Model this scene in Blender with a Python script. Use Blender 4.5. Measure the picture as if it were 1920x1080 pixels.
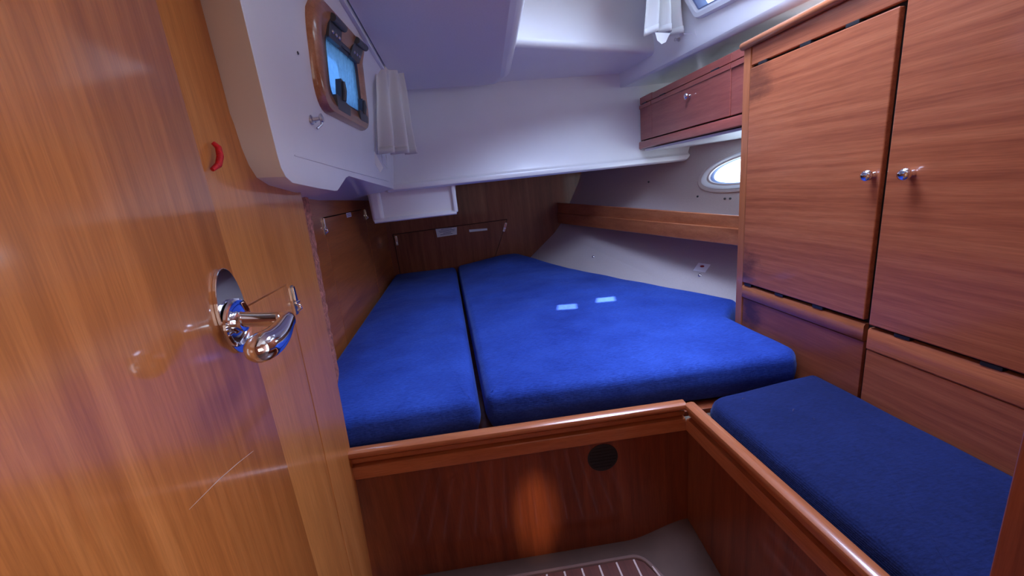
import bpy, bmesh, math, random
from mathutils import Vector, Matrix, noise
from mathutils.geometry import delaunay_2d_cdt
random.seed(4)
for o in list(bpy.data.objects): bpy.data.objects.remove(o)
SC = bpy.context.scene
COL = SC.collection

# ------------------------------------------------------------------ camera
cd = bpy.data.cameras.new('camera'); cam = bpy.data.objects.new('camera', cd); COL.objects.link(cam)
cd.sensor_width = 36; cd.lens = 14.1112; cd.clip_start = .01; cd.clip_end = 200
CAMR = [[0.985425, 0.133378, -0.105583], [-0.134458, 0.230499, -0.963738], [-0.104204, 0.963888, 0.245074]]
m = Matrix([r + [0] for r in CAMR] + [[0, 0, 0, 1]]); m.translation = (0, 0, 1.1)
cam.matrix_world = m
SC.camera = cam

# ------------------------------------------------------------------ view, sky, sun, hatch light
vs = SC.view_settings
vs.view_transform = 'Standard'; vs.look = 'None'; vs.gamma = 1.0; vs.exposure = 0.0; vs.use_curve_mapping = False

w = bpy.data.worlds.new('sky'); SC.world = w; w.use_nodes = True
nt = w.node_tree; nt.nodes.clear()
tc = nt.nodes.new('ShaderNodeTexCoord'); sp = nt.nodes.new('ShaderNodeSeparateXYZ')
rp = nt.nodes.new('ShaderNodeValToRGB'); bg = nt.nodes.new('ShaderNodeBackground'); wo = nt.nodes.new('ShaderNodeOutputWorld')
nt.links.new(tc.outputs['Generated'], sp.inputs[0]); nt.links.new(sp.outputs['Z'], rp.inputs[0])
nt.links.new(rp.outputs[0], bg.inputs[0]); nt.links.new(bg.outputs[0], wo.inputs[0])
rp.color_ramp.elements[0].position = 0.0; rp.color_ramp.elements[0].color = (.72, .86, 1, 1)
rp.color_ramp.elements[1].position = .7; rp.color_ramp.elements[1].color = (.34, .57, 1, 1)
bg.inputs[1].default_value = 8.0

def lamp(name, kind, loc, aim, energy, color, **kw):
    d = bpy.data.lights.new(name, kind); o = bpy.data.objects.new(name, d); COL.objects.link(o)
    d.energy = energy; d.color = color
    for k, v in kw.items(): setattr(d, k, v)
    o.location = loc
    o.rotation_euler = (Vector(aim) - Vector(loc)).to_track_quat('-Z', 'Y').to_euler()
    return o
SUN_DIR = Vector((-.22, .30, -1)).normalized()
lamp('sun', 'SUN', (3, -2, 6), Vector((3, -2, 6)) + SUN_DIR, 26.0, (1, .95, .88), angle=.012)
# daylight coming down through the deck hatch in the cabin roof
lamp('hatch_daylight', 'AREA', (.70, 1.16, 2.07), (.53, 1.34, 0), 26, (.53, .66, 1), shape='RECTANGLE', size=.55, size_y=.7, spread=math.radians(124))
# added warm fill behind the camera, aimed up at the headliner
lamp('headliner_fill', 'AREA', (.25, -.5, 1.0), (.05, 1.0, 1.9), 1.4, (1, .88, .82), shape='RECTANGLE', size=.6, size_y=.7, spread=math.radians(110))
# added spot behind the camera that throws the glow onto the berth front
sl = lamp('berth_glow_spot', 'SPOT', (.42, -.35, .75), (.118, 1.03, .10), 60, (1, .72, .42), spot_size=math.radians(13), spot_blend=1.0, shadow_soft_size=.02)
sl.scale = (.48, 1, 1)

# ------------------------------------------------------------------ materials
def newmat(name):
    mt = bpy.data.materials.new(name); mt.use_nodes = True
    n = mt.node_tree.nodes; b = n['Principled BSDF']
    return mt, mt.node_tree, n, b
def S(b, **kw):
    for k, v in kw.items(): b.inputs[k.replace('_', ' ')].default_value = v
def ramp(n, stops):
    r = n.new('ShaderNodeValToRGB'); e = r.color_ramp.elements
    e[0].position, e[0].color = stops[0][0], (*stops[0][1], 1); e[1].position, e[1].color = stops[-1][0], (*stops[-1][1], 1)
    for p, c in stops[1:-1]:
        q = e.new(p); q.color = (*c, 1)
    return r
def noise_n(n, t, vec, scale, detail=4, rough=.55):
    x = n.new('ShaderNodeTexNoise'); x.inputs['Scale'].default_value = scale
    x.inputs['Detail'].default_value = detail; x.inputs['Roughness'].default_value = rough
    if vec: t.links.new(vec, x.inputs['Vector'])
    return x
def mapping(n, t, vec, scale, loc=(0, 0, 0), rot=(0, 0, 0)):
    mp = n.new('ShaderNodeMapping'); mp.inputs['Scale'].default_value = scale
    mp.inputs['Location'].default_value = loc; mp.inputs['Rotation'].default_value = rot
    t.links.new(vec, mp.inputs['Vector']); return mp.outputs[0]
def mixc(n, t, fac, a, b, mode='MIX'):
    mx = n.new('ShaderNodeMix'); mx.data_type = 'RGBA'; mx.blend_type = mode
    for s, v in ((mx.inputs[0], fac), (mx.inputs[6], a), (mx.inputs[7], b)):
        if hasattr(v, 'is_linked'): t.links.new(v, s)
        else: s.default_value = v if not isinstance(v, tuple) else (*v[:3], 1)
    return mx.outputs[2]
def math_n(n, t, op, a, b=None, c=None):
    x = n.new('ShaderNodeMath'); x.operation = op
    for i, v in enumerate((a, b, c)):
        if v is None: continue
        if hasattr(v, 'is_linked'): t.links.new(v, x.inputs[i])
        else: x.inputs[i].default_value = v
    return x.outputs[0]
def bump(n, t, b, height, strength, dist=.001):
    bp = n.new('ShaderNodeBump'); bp.inputs['Strength'].default_value = strength; bp.inputs['Distance'].default_value = dist
    t.links.new(height, bp.inputs['Height']); t.links.new(bp.outputs[0], b.inputs['Normal'])

def wood(name, dark, mid, light, axis, cross, rough=.34, coat=.5, bands=0.0, seed=0.0, stains=(), fine=26):
    """varnished veneer; grain runs along `axis`, `cross` is the axis the veneer leaves are laid side by side on"""
    mt, t, n, b = newmat(name)
    g = n.new('ShaderNodeTexCoord').outputs['Object']
    sc = [fine] * 3; sc['xyz'.index(axis)] = 1.3
    v = mapping(n, t, g, sc, (seed, seed * 2.3, seed * 1.7))
    warp = noise_n(n, t, mapping(n, t, g, [3 if a != axis else .9 for a in 'xyz'], (seed, 0, seed)), 1.6, 2)
    v2 = n.new('ShaderNodeVectorMath'); v2.operation = 'MULTIPLY_ADD'
    t.links.new(warp.outputs['Color'], v2.inputs[0]); v2.inputs[1].default_value = (1.5, 1.5, 1.5); t.links.new(v, v2.inputs[2])
    a = noise_n(n, t, v2.outputs[0], 1.0, 6, .6)
    r = ramp(n, [(.28, dark), (.5, mid), (.72, light)])
    t.links.new(a.outputs[0], r.inputs[0])
    fs = [420, 420, 420]; fs['xyz'.index(axis)] = 16
    f = noise_n(n, t, mapping(n, t, g, fs), 1.0, 3, .6)
    fr = ramp(n, [(.35, (.72, .70, .68)), (.62, (1.06, 1.05, 1.04))]); t.links.new(f.outputs[0], fr.inputs[0])
    col = mixc(n, t, .55, r.outputs[0], fr.outputs[0], 'MULTIPLY')
    if bands:
        s = n.new('ShaderNodeSeparateXYZ'); t.links.new(g, s.inputs[0])
        c = s.outputs['xyz'.index(cross)]
        wv = noise_n(n, t, mapping(n, t, g, [1.2] * 3), 1.0, 1)
        c = math_n(n, t, 'MULTIPLY_ADD', c, 8.3, math_n(n, t, 'MULTIPLY', wv.outputs[0], .4))
        fl = math_n(n, t, 'FLOOR', c)
        wn = n.new('ShaderNodeTexWhiteNoise'); wn.noise_dimensions = '1D'; t.links.new(math_n(n, t, 'ADD', fl, seed + .37), wn.inputs['W'])
        br = ramp(n, [(0, (1 - bands,) * 3), (1, (1 + bands * .6,) * 3)]); t.links.new(wn.outputs['Value'], br.inputs[0])
        col = mixc(n, t, 1.0, col, br.outputs[0], 'MULTIPLY')
    for (px, py, pz, rad, amt) in stains:
        d = n.new('ShaderNodeVectorMath'); d.operation = 'DISTANCE'; t.links.new(g, d.inputs[0]); d.inputs[1].default_value = (px, py, pz)
        wob = noise_n(n, t, mapping(n, t, g, (1, 7, 16)), 1.0, 5, .65)
        dd = math_n(n, t, 'MULTIPLY_ADD', wob.outputs[0], rad * 2.4, d.outputs['Value'])
        sr = ramp(n, [(rad * 1.55, (1, 1, 1)), (rad * 2.2, (0, 0, 0))]); t.links.new(dd, sr.inputs[0])
        fac = math_n(n, t, 'MULTIPLY', sr.outputs[0], amt)
        col = mixc(n, t, fac, col, (.05, .018, .014))
    t.links.new(col, b.inputs['Base Color'])
    S(b, Roughness=rough, Coat_Weight=coat, Coat_Roughness=.09, Specular_IOR_Level=.4)
    bump(n, t, b, f.outputs[0], .12, .0006)
    return mt

OR = ((.31, .088, .019), (.41, .124, .029), (.50, .168, .045))     # orange door veneer
MA = ((.19, .046, .022), (.275, .074, .034), (.34, .105, .050))   # mahogany joinery
MO = ((.36, .10, .036), (.47, .145, .055), (.57, .20, .08))     # lighter solid mouldings
M = {}
M['door'] = wood('door_veneer', *OR, 'z', 'y', .34, 1.0, .16, 1.3, fine=44)
M['side'] = wood('side_panel_veneer', (.46, .155, .038), (.56, .20, .052), (.64, .25, .072), 'z', 'y', .32, .5, .10, 5.1, fine=40)
M['far'] = wood('berth_side_veneer', (.38, .10, .024), (.52, .15, .038), (.62, .20, .055), 'y', 'z', .36, .4, .1, 2.2)
M['aft'] = wood('bulkhead_veneer', *MA, 'z', 'x', .5, .08, .16, 7.7)
M['ward'] = wood('wardrobe_veneer', *[(c[0] * 1.75, c[1] * 1.85, c[2] * 1.65) for c in MA], 'y', 'z', .36, .45, 0, 3.3, fine=62)
M['ward_st'] = wood('stained_wardrobe_veneer', *[(c[0] * 1.75, c[1] * 1.85, c[2] * 1.65) for c in MA], 'y', 'z', .36, .45, 0, 9.3, fine=58,
                    stains=((0, .225, .05, .085, .75), (0, .20, .70, .085, .5)))
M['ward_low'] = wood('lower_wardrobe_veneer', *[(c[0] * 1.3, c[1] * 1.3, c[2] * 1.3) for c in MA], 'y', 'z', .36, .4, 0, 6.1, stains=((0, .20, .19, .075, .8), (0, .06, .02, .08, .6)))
M['lock'] = wood('locker_veneer', (.27, .058, .044), (.37, .092, .068), (.44, .125, .09), 'y', 'z', .34, .5, 0, 1.9)
M['front'] = wood('berth_front_veneer', (.15, .032, .012), (.24, .055, .02), (.31, .082, .03), 'z', 'x', .36, .45, .12, 4.4)
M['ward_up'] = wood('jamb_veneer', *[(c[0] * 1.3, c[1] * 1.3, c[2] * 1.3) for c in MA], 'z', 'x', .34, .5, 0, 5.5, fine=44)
M['mold_x'] = wood('moulding_across', *MO, 'x', 'z', .28, .6, 0, 2.0)
M['mold_y'] = wood('moulding_along', *MO, 'y', 'z', .28, .6, 0, 8.0)
M['mold_z'] = wood('moulding_upright', *MO, 'z', 'y', .28, .6, 0, 6.0)
M['trim_hi'] = wood('window_surround_wood', (.24, .085, .035), (.36, .14, .06), (.46, .20, .10), 'y', 'z', .3, .6, 0, 3.0)
M['teak'] = wood('grating_teak', (.07, .018, .012), (.12, .030, .02), (.16, .046, .03), 'y', 'x', .4, .3, 0, 1.0)

def plain(name, col, rough=.5, metal=0, coat=0, nscale=0, nstr=0, ndist=.001, var=0):
    mt, t, n, b = newmat(name)
    S(b, Base_Color=(*col, 1), Roughness=rough, Metallic=metal, Coat_Weight=coat, Coat_Roughness=.1)
    g = n.new('ShaderNodeTexCoord').outputs['Object']
    x = noise_n(n, t, g, nscale or 6, 4)
    if var:
        r = ramp(n, [(.3, tuple(c * (1 - var) for c in col)), (.7, tuple(min(1, c * (1 + var)) for c in col))])
        t.links.new(x.outputs[0], r.inputs[0]); t.links.new(r.outputs[0], b.inputs['Base Color'])
    if nstr: bump(n, t, b, x.outputs[0], nstr, ndist)
    return mt
M['gel'] = plain('white_gelcoat', (.80, .80, .82), .34, 0, .35, 5, 0, var=.02)
M['vinyl'] = plain('headliner_vinyl', (.72, .66, .67), .55, 0, 0, 160, .25, .0006, .03)
M['hull'] = plain('hull_lining_fabric', (.56, .485, .475), .95, 0, 0, 260, .35, .0008, .06)
M['chrome'] = plain('polished_chrome', (.88, .88, .90), .06, 1, 0, 8, 0, var=.02)
M['steel'] = plain('satin_steel', (.62, .62, .64), .28, 1, 0, 40, 0, var=.06)
M['black'] = plain('black_plastic', (.018, .018, .022), .45, 0, 0, 60, .1, var=.1)
M['slate'] = plain('dark_grey_plastic', (.045, .05, .065), .42, 0, 0, 60, .1, var=.1)
M['dark'] = plain('shadow_gap', (.012, .008, .008), .9, 0, 0, 10, 0, var=.1)
M['white_pl'] = plain('white_plastic', (.78, .80, .84), .35, 0, .2, 8, 0, var=.02)
M['seal'] = plain('blue_grey_seal', (.16, .20, .36), .5, 0, 0, 30, 0, var=.05)
M['red'] = plain('red_cord', (.55, .006, .012), .6, 0, 0, 220, .5, .001, .3)
M['floor'] = plain('sole_gelcoat', (.095, .047, .034), .8, 0, 0, 14, .1, .001, .12)
M['caulk'] = plain('pale_caulking', (.55, .40, .36), .6, 0, 0, 80, 0, var=.08)
M['rim'] = plain('grating_rim', (.16, .085, .07), .35, 0, .3, 20, 0, var=.08)
M['torn'] = plain('torn_veneer_edge', (.36, .125, .085), .85, 0, 0, 90, 1.0, .004, .6)
M['paper'] = plain('paper_label', (.86, .84, .88), .6, 0, 0, 30, 0, var=.03)
M['ink'] = plain('printed_ink', (.13, .12, .30), .6, 0, 0, 30, 0, var=.05)
M['redink'] = plain('red_ink', (.30, .02, .03), .6, 0, 0, 30, 0, var=.05)

def cloth_blue(name, dark, light, seed):
    mt, t, n, b = newmat(name)
    g = n.new('ShaderNodeTexCoord').outputs['Object']
    a = noise_n(n, t, mapping(n, t, g, (1, 1, 1), (seed, 0, 0)), 3.2, 5, .6)
    r = ramp(n, [(.3, dark), (.72, light)]); t.links.new(a.outputs[0], r.inputs[0])
    f = noise_n(n, t, mapping(n, t, g, (70, 260, 260)), 1.0, 3, .7)
    fr = ramp(n, [(.3, (.50, .50, .55)), (.7, (1.25, 1.25, 1.2))]); t.links.new(f.outputs[0], fr.inputs[0])
    col = mixc(n, t, .8, r.outputs[0], fr.outputs[0], 'MULTIPLY')
    t.links.new(col, b.inputs['Base Color'])
    S(b, Roughness=.85, Sheen_Weight=.2, Sheen_Roughness=.4, Specular_IOR_Level=.15)
    b.inputs['Sheen Tint'].default_value = (.35, .5, 1, 1)
    # fine uneven ribs of the corduroy cover plus soft dents
    wv = n.new('ShaderNodeTexWave'); wv.wave_type = 'BANDS'; wv.bands_direction = 'Z'
    wv.inputs['Scale'].default_value = 80; wv.inputs['Distortion'].default_value = 3; wv.inputs['Detail'].default_value = 2; wv.inputs['Detail Scale'].default_value = .6
    t.links.new(g, wv.inputs['Vector'])
    big = noise_n(n, t, g, 9, 4, .6)
    h = math_n(n, t, 'ADD', math_n(n, t, 'MULTIPLY', wv.outputs['Fac'], .16), math_n(n, t, 'MULTIPLY_ADD', big.outputs[0], 5.0, math_n(n, t, 'MULTIPLY', f.outputs[0], .6)))
    bump(n, t, b, h, .55, .003)
    return mt
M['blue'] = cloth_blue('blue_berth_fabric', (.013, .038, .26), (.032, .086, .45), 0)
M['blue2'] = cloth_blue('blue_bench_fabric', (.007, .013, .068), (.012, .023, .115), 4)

def curtain_mat():
    mt, t, n, b = newmat('white_curtain_cloth')
    g = n.new('ShaderNodeTexCoord').outputs['Object']
    S(b, Base_Color=(.92, .92, .91, 1), Roughness=.9)
    x = noise_n(n, t, mapping(n, t, g, (300, 300, 300)), 1.0, 2); bump(n, t, b, x.outputs[0], .15, .0005)
    tr = n.new('ShaderNodeBsdfTranslucent'); tr.inputs[0].default_value = (.85, .84, .80, 1)
    mx = n.new('ShaderNodeMixShader'); mx.inputs[0].default_value = .35
    t.links.new(b.outputs[0], mx.inputs[1]); t.links.new(tr.outputs[0], mx.inputs[2])
    t.links.new(mx.outputs[0], n['Material Output'].inputs[0]); return mt
M['curtain'] = curtain_mat()
def glass_mat(name, tint, haze, hazecol):
    mt, t, n, b = newmat(name)
    g = n.new('ShaderNodeTexCoord').outputs['Object']
    tp = n.new('ShaderNodeBsdfTransparent'); tp.inputs[0].default_value = (*tint, 1)
    gl = n.new('ShaderNodeBsdfGlossy'); gl.inputs['Roughness'].default_value = .05
    m1 = n.new('ShaderNodeMixShader'); m1.inputs[0].default_value = .06
    t.links.new(tp.outputs[0], m1.inputs[1]); t.links.new(gl.outputs[0], m1.inputs[2])
    out = m1.outputs[0]
    if haze:
        tl = n.new('ShaderNodeBsdfTranslucent'); tl.inputs[0].default_value = (*hazecol, 1)
        x = noise_n(n, t, mapping(n, t, g, (60, 60, 38)), 1.0, 6, .75)
        r = ramp(n, [(.35, (haze * .35,) * 3), (.68, (haze,) * 3)]); t.links.new(x.outputs[0], r.inputs[0])
        m2 = n.new('ShaderNodeMixShader'); t.links.new(r.outputs[0], m2.inputs[0])
        t.links.new(out, m2.inputs[1]); t.links.new(tl.outputs[0], m2.inputs[2]); out = m2.outputs[0]
    t.links.new(out, n['Material Output'].inputs[0]); return mt
M['glass_w'] = glass_mat('window_acrylic', (.15, .25, .38), .5, (.26, .38, .50))
M['glass_c'] = glass_mat('clear_glass', (.93, .97, 1), 0, None)

# ------------------------------------------------------------------ mesh helpers
def link(name, me, parent=None):
    o = bpy.data.objects.new(name, me); COL.objects.link(o)
    return o
def world_loc(o):
    l = Vector(o.location)
    while o.parent: o = o.parent; l += Vector(o.location)
    return l
def obj(name, V, F, mat, parent=None, smooth=None, bevel=0, seg=2, solid=0, off=0):
    """one mesh object from world-space vertices; its origin is the middle of its base"""
    V = [Vector(v) for v in V]
    lo = [min(v[i] for v in V) for i in range(3)]; hi = [max(v[i] for v in V) for i in range(3)]
    og = Vector(((lo[0] + hi[0]) / 2, (lo[1] + hi[1]) / 2, lo[2]))
    me = bpy.data.meshes.new(name); me.from_pydata([v - og for v in V], [], F)
    bm = bmesh.new(); bm.from_mesh(me); bmesh.ops.remove_doubles(bm, verts=bm.verts, dist=1e-6)
    bmesh.ops.recalc_face_normals(bm, faces=bm.faces); bm.to_mesh(me); bm.free()
    me.materials.append(M[mat] if isinstance(mat, str) else mat)
    o = link(name, me)
    o.location = og - (world_loc(parent) if parent else Vector((0, 0, 0)))
    if parent: o.parent = parent
    if solid:
        s = o.modifiers.new('solid', 'SOLIDIFY'); s.thickness = solid; s.offset = off
    if bevel:
        b = o.modifiers.new('bevel', 'BEVEL'); b.width = bevel; b.segments = seg; b.limit_method = 'ANGLE'; b.angle_limit = .6
    if smooth is not None:
        for p in me.polygons: p.use_smooth = True
        me.set_sharp_from_angle(angle=math.radians(smooth))
    return o
def thing(name, loc, label=None, cat=None, group=None, kind=None):
    o = bpy.data.objects.new(name, None); COL.objects.link(o); o.location = loc; o.empty_display_size = .05
    tag(o, label, cat, group, kind); return o
def tag(o, label=None, cat=None, group=None, kind=None):
    for k, v in (('label', label), ('category', cat), ('group', group), ('kind', kind)):
        if v: o[k] = v
    return o
def boxvf(x0, x1, y0, y1, z0, z1):
    V = [(x, y, z) for x in (x0, x1) for y in (y0, y1) for z in (z0, z1)]
    F = [(0, 1, 3, 2), (4, 6, 7, 5), (0, 4, 5, 1), (2, 3, 7, 6), (0, 2, 6, 4), (1, 5, 7, 3)]
    return V, F
def box(name, x, y, z, mat, parent=None, bevel=.0015, seg=2):
    V, F = boxvf(*x, *y, *z); return obj(name, V, F, mat, parent, bevel=bevel, seg=seg)
def inside(p, poly):
    c = False; j = len(poly) - 1
    for i in range(len(poly)):
        a, b = poly[i], poly[j]
        if (a[1] > p[1]) != (b[1] > p[1]) and p[0] < (b[0] - a[0]) * (p[1] - a[1]) / (b[1] - a[1]) + a[0]: c = not c
        j = i
    return c
def cdt(outer, holes=(), extra=(), lines=()):
    P, E = [], []
    for loop in [outer, *holes]:
        s = len(P); P += [Vector(p) for p in loop]; E += [(s + i, s + (i + 1) % len(loop)) for i in range(len(loop))]
    for a, b in lines:
        s = len(P); P += [Vector(a), Vector(b)]; E.append((s, s + 1))
    for p in extra:
        if inside(p, outer) and not any(inside(p, h) for h in holes): P.append(Vector(p))
    vs_, es, fs, *_ = delaunay_2d_cdt(P, E, [], 0, 1e-6)
    out = []
    for f in fs:
        c = sum((vs_[i] for i in f), Vector((0, 0))) / len(f)
        if inside(c, outer) and not any(inside(c, h) for h in holes): out.append(tuple(f))
    return [tuple(v) for v in vs_], out
def plate(name, outer, to3, thick, mat, parent=None, holes=(), bevel=.0012, extra=(), lines=(), smooth=None):
    """a board with an outline and holes: to3(u, v, d) places a point at depth d (0 = face, thick = back)"""
    P, F = cdt(outer, holes, extra, lines); k = len(P)
    V = [to3(u, v, 0) for u, v in P] + [to3(u, v, thick) for u, v in P]
    FF = list(F) + [tuple(i + k for i in reversed(f)) for f in F]
    cnt = {}
    for f in F:
        for i in range(len(f)):
            e = (f[i], f[(i + 1) % len(f)]); cnt[tuple(sorted(e))] = cnt.get(tuple(sorted(e)), []) + [e]
    for k2, es in cnt.items():
        if len(es) == 1:
            a, b = es[0]; FF.append((b, a, a + k, b + k))
    return obj(name, V, FF, mat, parent, bevel=bevel, smooth=smooth)
def rounded(poly, r, n=6):
    """rounds the corners of a polygon; r is one radius or one per corner"""
    out = []; N = len(poly)
    for i in range(N):
        p0, p, p1 = Vector(poly[i - 1]), Vector(poly[i]), Vector(poly[(i + 1) % N])
        rr = r[i] if isinstance(r, (list, tuple)) else r
        a, b = (p0 - p), (p1 - p); la, lb = a.length, b.length; a.normalize(); b.normalize()
        ang = a.angle(b)
        d = min(rr / math.tan(ang / 2), la * .48, lb * .48) if rr > 0 else 0
        if d < 1e-5: out.append(tuple(p)); continue
        A, B = p + a * d, p + b * d
        for k in range(n + 1):
            t = k / n; out.append(tuple(A * (1 - t) ** 2 + p * 2 * t * (1 - t) + B * t * t))
    return out
def circle(cx, cy, r, n=32, ry=None):
    return [(cx + r * math.cos(2 * math.pi * i / n), cy + (ry or r) * math.sin(2 * math.pi * i / n)) for i in range(n)]
def offset(poly, d):
    """moves a closed outline inwards by d along its normals (counter-clockwise or clockwise alike)"""
    N = len(poly); area = sum(poly[i - 1][0] * poly[i][1] - poly[i][0] * poly[i - 1][1] for i in range(N))
    s = 1 if area > 0 else -1; out = []
    for i in range(N):
        t = (Vector(poly[(i + 1) % N]) - Vector(poly[i - 1])); t.normalize()
        nrm = Vector((-t.y, t.x)) * s; out.append(tuple(Vector(poly[i]) + nrm * d))
    return out
def resample(poly, step):
    out = []
    for i in range(len(poly)):
        a, b = Vector(poly[i]), Vector(poly[(i + 1) % len(poly)]); k = max(1, int((b - a).length / step))
        for j in range(k): out.append(tuple(a.lerp(b, j / k)))
    return out
def ring(name, outer, inner, to3, prof, mat, parent=None, smooth=40):
    """frame between two outlines of equal count; prof = [(t across 0..1, depth towards the room)] """
    N = len(outer); V = []; F = []
    for (t, d) in prof:
        for i in range(N):
            u = outer[i][0] * (1 - t) + inner[i][0] * t; v = outer[i][1] * (1 - t) + inner[i][1] * t
            V.append(to3(u, v, -d))
    K = len(prof)
    for k in range(K):
        for i in range(N):
            j = (i + 1) % N; k2 = (k + 1) % K
            F.append((k * N + i, k * N + j, k2 * N + j, k2 * N + i))
    return obj(name, V, F, mat, parent, smooth=smooth)
def tube(name, path, rad, mat, parent=None, seg=14, closed_ends=True, flat=1.0):
    path = [Vector(p) for p in path]; N = len(path); V = []; F = []
    rad = rad if isinstance(rad, (list, tuple)) else [rad] * N
    up = Vector((0, 0, 1)); prev = None
    for i in range(N):
        t = (path[min(i + 1, N - 1)] - path[max(i - 1, 0)]).normalized()
        if prev is None:
            a = t.orthogonal().normalized()
        else:
            a = (prev - t * prev.dot(t)).normalized()
        prev = a; b = t.cross(a)
        for s in range(seg):
            q = 2 * math.pi * s / seg
            V.append(path[i] + (a * math.cos(q) + b * math.sin(q) * flat) * rad[i])
    for i in range(N - 1):
        for s in range(seg):
            s2 = (s + 1) % seg; F.append((i * seg + s, i * seg + s2, (i + 1) * seg + s2, (i + 1) * seg + s))
    if closed_ends:
        F.append(tuple(range(seg))[::-1]); F.append(tuple((N - 1) * seg + s for s in range(seg)))
    return obj(name, V, F, mat, parent, smooth=50)
def lathe(name, base, axis, prof, mat, parent=None, seg=24):
    """prof = [(radius, height along axis)]"""
    ax = Vector(axis).normalized(); a = ax.orthogonal().normalized(); b = ax.cross(a); base = Vector(base); V = []; F = []
    for r, h in prof:
        for s in range(seg):
            q = 2 * math.pi * s / seg; V.append(base + ax * h + (a * math.cos(q) + b * math.sin(q)) * max(r, 1e-5))
    K = len(prof)
    for k in range(K - 1):
        for s in range(seg):
            s2 = (s + 1) % seg; F.append((k * seg + s, k * seg + s2, (k + 1) * seg + s2, (k + 1) * seg + s))
    F.append(tuple(range(seg))[::-1]); F.append(tuple((K - 1) * seg + s for s in range(seg)))
    return obj(name, V, F, mat, parent, smooth=45)
def sweep(name, prof, a, b, nrm, mat, parent=None, smooth=35, n=1, miter=(0, 0)):
    """profile [(out, z)] carried straight from a to b (x, y); nrm = horizontal unit vector pointing out"""
    a, b, nrm = Vector(a), Vector(b), Vector(nrm); d = (b - a).normalized(); V = []; F = []; K = len(prof)
    for i in range(n + 1):
        for (o, z) in prof:
            p = a.lerp(b, i / n) + nrm * o
            if i == 0: p += d * miter[0] * o
            if i == n: p += d * miter[1] * o
            V.append((p.x, p.y, z))
    for i in range(n):
        for k in range(K):
            k2 = (k + 1) % K; F.append((i * K + k, i * K + k2, (i + 1) * K + k2, (i + 1) * K + k))
    F.append(tuple(range(K))[::-1]); F.append(tuple(n * K + k for k in range(K)))
    return obj(name, V, F, mat, parent, smooth=smooth)

# ================================================================== THE SETTING
WX = -.40                                     # face of the near side panel
def on_x(x, sgn=-1):                          # boards standing in a plane of constant x; depth goes towards sgn * x
    return lambda u, v, d: (x + sgn * d, u, v)
def on_y(y, sgn=1):
    return lambda u, v, d: (u, y + sgn * d, v)

# ---- sole: flat, rising into the corner beside the bench
V, F = [], []; nx, ny = 78, 40
def sole_z(x, y):
    a = max(0, min(1, (x - .40) / .21)); b = max(0, min(1, (y - .78) / .24))
    return -.062 + .052 * a * a * (3 - 2 * a) * b
for j in range(ny + 1):
    for i in range(nx + 1):
        x = -.62 + 1.95 * i / nx; y = -.62 + 1.70 * j / ny; V.append((x, y, sole_z(x, y)))
for j in range(ny):
    for i in range(nx):
        a = j * (nx + 1) + i; F.append((a, a + 1, a + nx + 2, a + nx + 1))
s_ = len(V); V += [(-.62, 1.07, -.064), (1.33, 1.07, -.064), (1.33, 3.45, .2), (-.62, 3.45, .2)]; F.append((s_, s_ + 1, s_ + 2, s_ + 3))
tag(obj('floor', V, F, 'floor', smooth=60, solid=.02, off=-1), 'grey-brown cabin sole showing in the corner below the berth', 'floor', kind='structure')

# ---- near side panel with its hatch
edge = [(-.62, -.06), (1.008, -.06), (1.075, .435), (1.143, 1.128), (1.15, 1.22), (1.0, 1.25), (1.0, 2.1), (-.62, 2.1)]
hatch = [(.45, .08), (.887, .08), (.934, .941), (.45, .941)]
wp = plate('wall_port', edge, on_x(WX), .19, 'side', holes=[hatch])
tag(wp, 'light orange wooden side panel between the door and the berth', 'wall', kind='structure')
g = .0022
hp = plate('hatch', [(.453, .083), (.887 - g, .083), (.934 - g, .941 - g * 1.4), (.453, .941 - g * 1.4)], on_x(WX - .0006), .014, 'side', wp, bevel=.0008)
tag(hp, 'removable hatch board in the near side panel')
box('recess', (WX - .16, WX - .02), (.46, .87), (.10, .92), 'dark', wp, bevel=0)
def catch(parent, at, s=1.0, ax='x', rot=0.0):
    """chrome toggle catch: back plate, two knuckle loops, hook lever; at = middle, on a face looking along ax"""
    def P(u, v, d):
        c, q = math.cos(rot), math.sin(rot); u, v = u * c - v * q, u * q + v * c
        u, v, d = u * s, v * s, d * s
        return (at[0] + d, at[1] + u, at[2] + v) if ax == 'x' else (at[0] + u, at[1] - d, at[2] + v)
    o = plate('catch', rounded([(-.0075, -.034), (.0075, -.034), (.0075, .034), (-.0075, .034)], .003, 3), lambda u, v, d: P(u, v, .0015 - d), .0016, 'steel', parent, bevel=0)
    tag(o, 'chrome toggle catch')
    plate('strap', rounded([(-.006, -.004), (.006, -.004), (.0045, .031), (-.0045, .031)], .003, 3), lambda u, v, d: P(u, v, .0065 - d), .0045, 'chrome', o, bevel=.001)
    tube('pin', [P(-.010, -.006, .006), P(.010, -.006, .006)], .0028 * s, 'chrome', o, 8)
    tube('hook', [P(0, -.012, .003), P(0, -.014, .010), P(0, -.022, .011), P(0, -.026, .004)], .0035 * s, 'chrome', o, 8)
    return o
catch(wp, (WX, .950, .900), 1.0, 'x', -.04)
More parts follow.
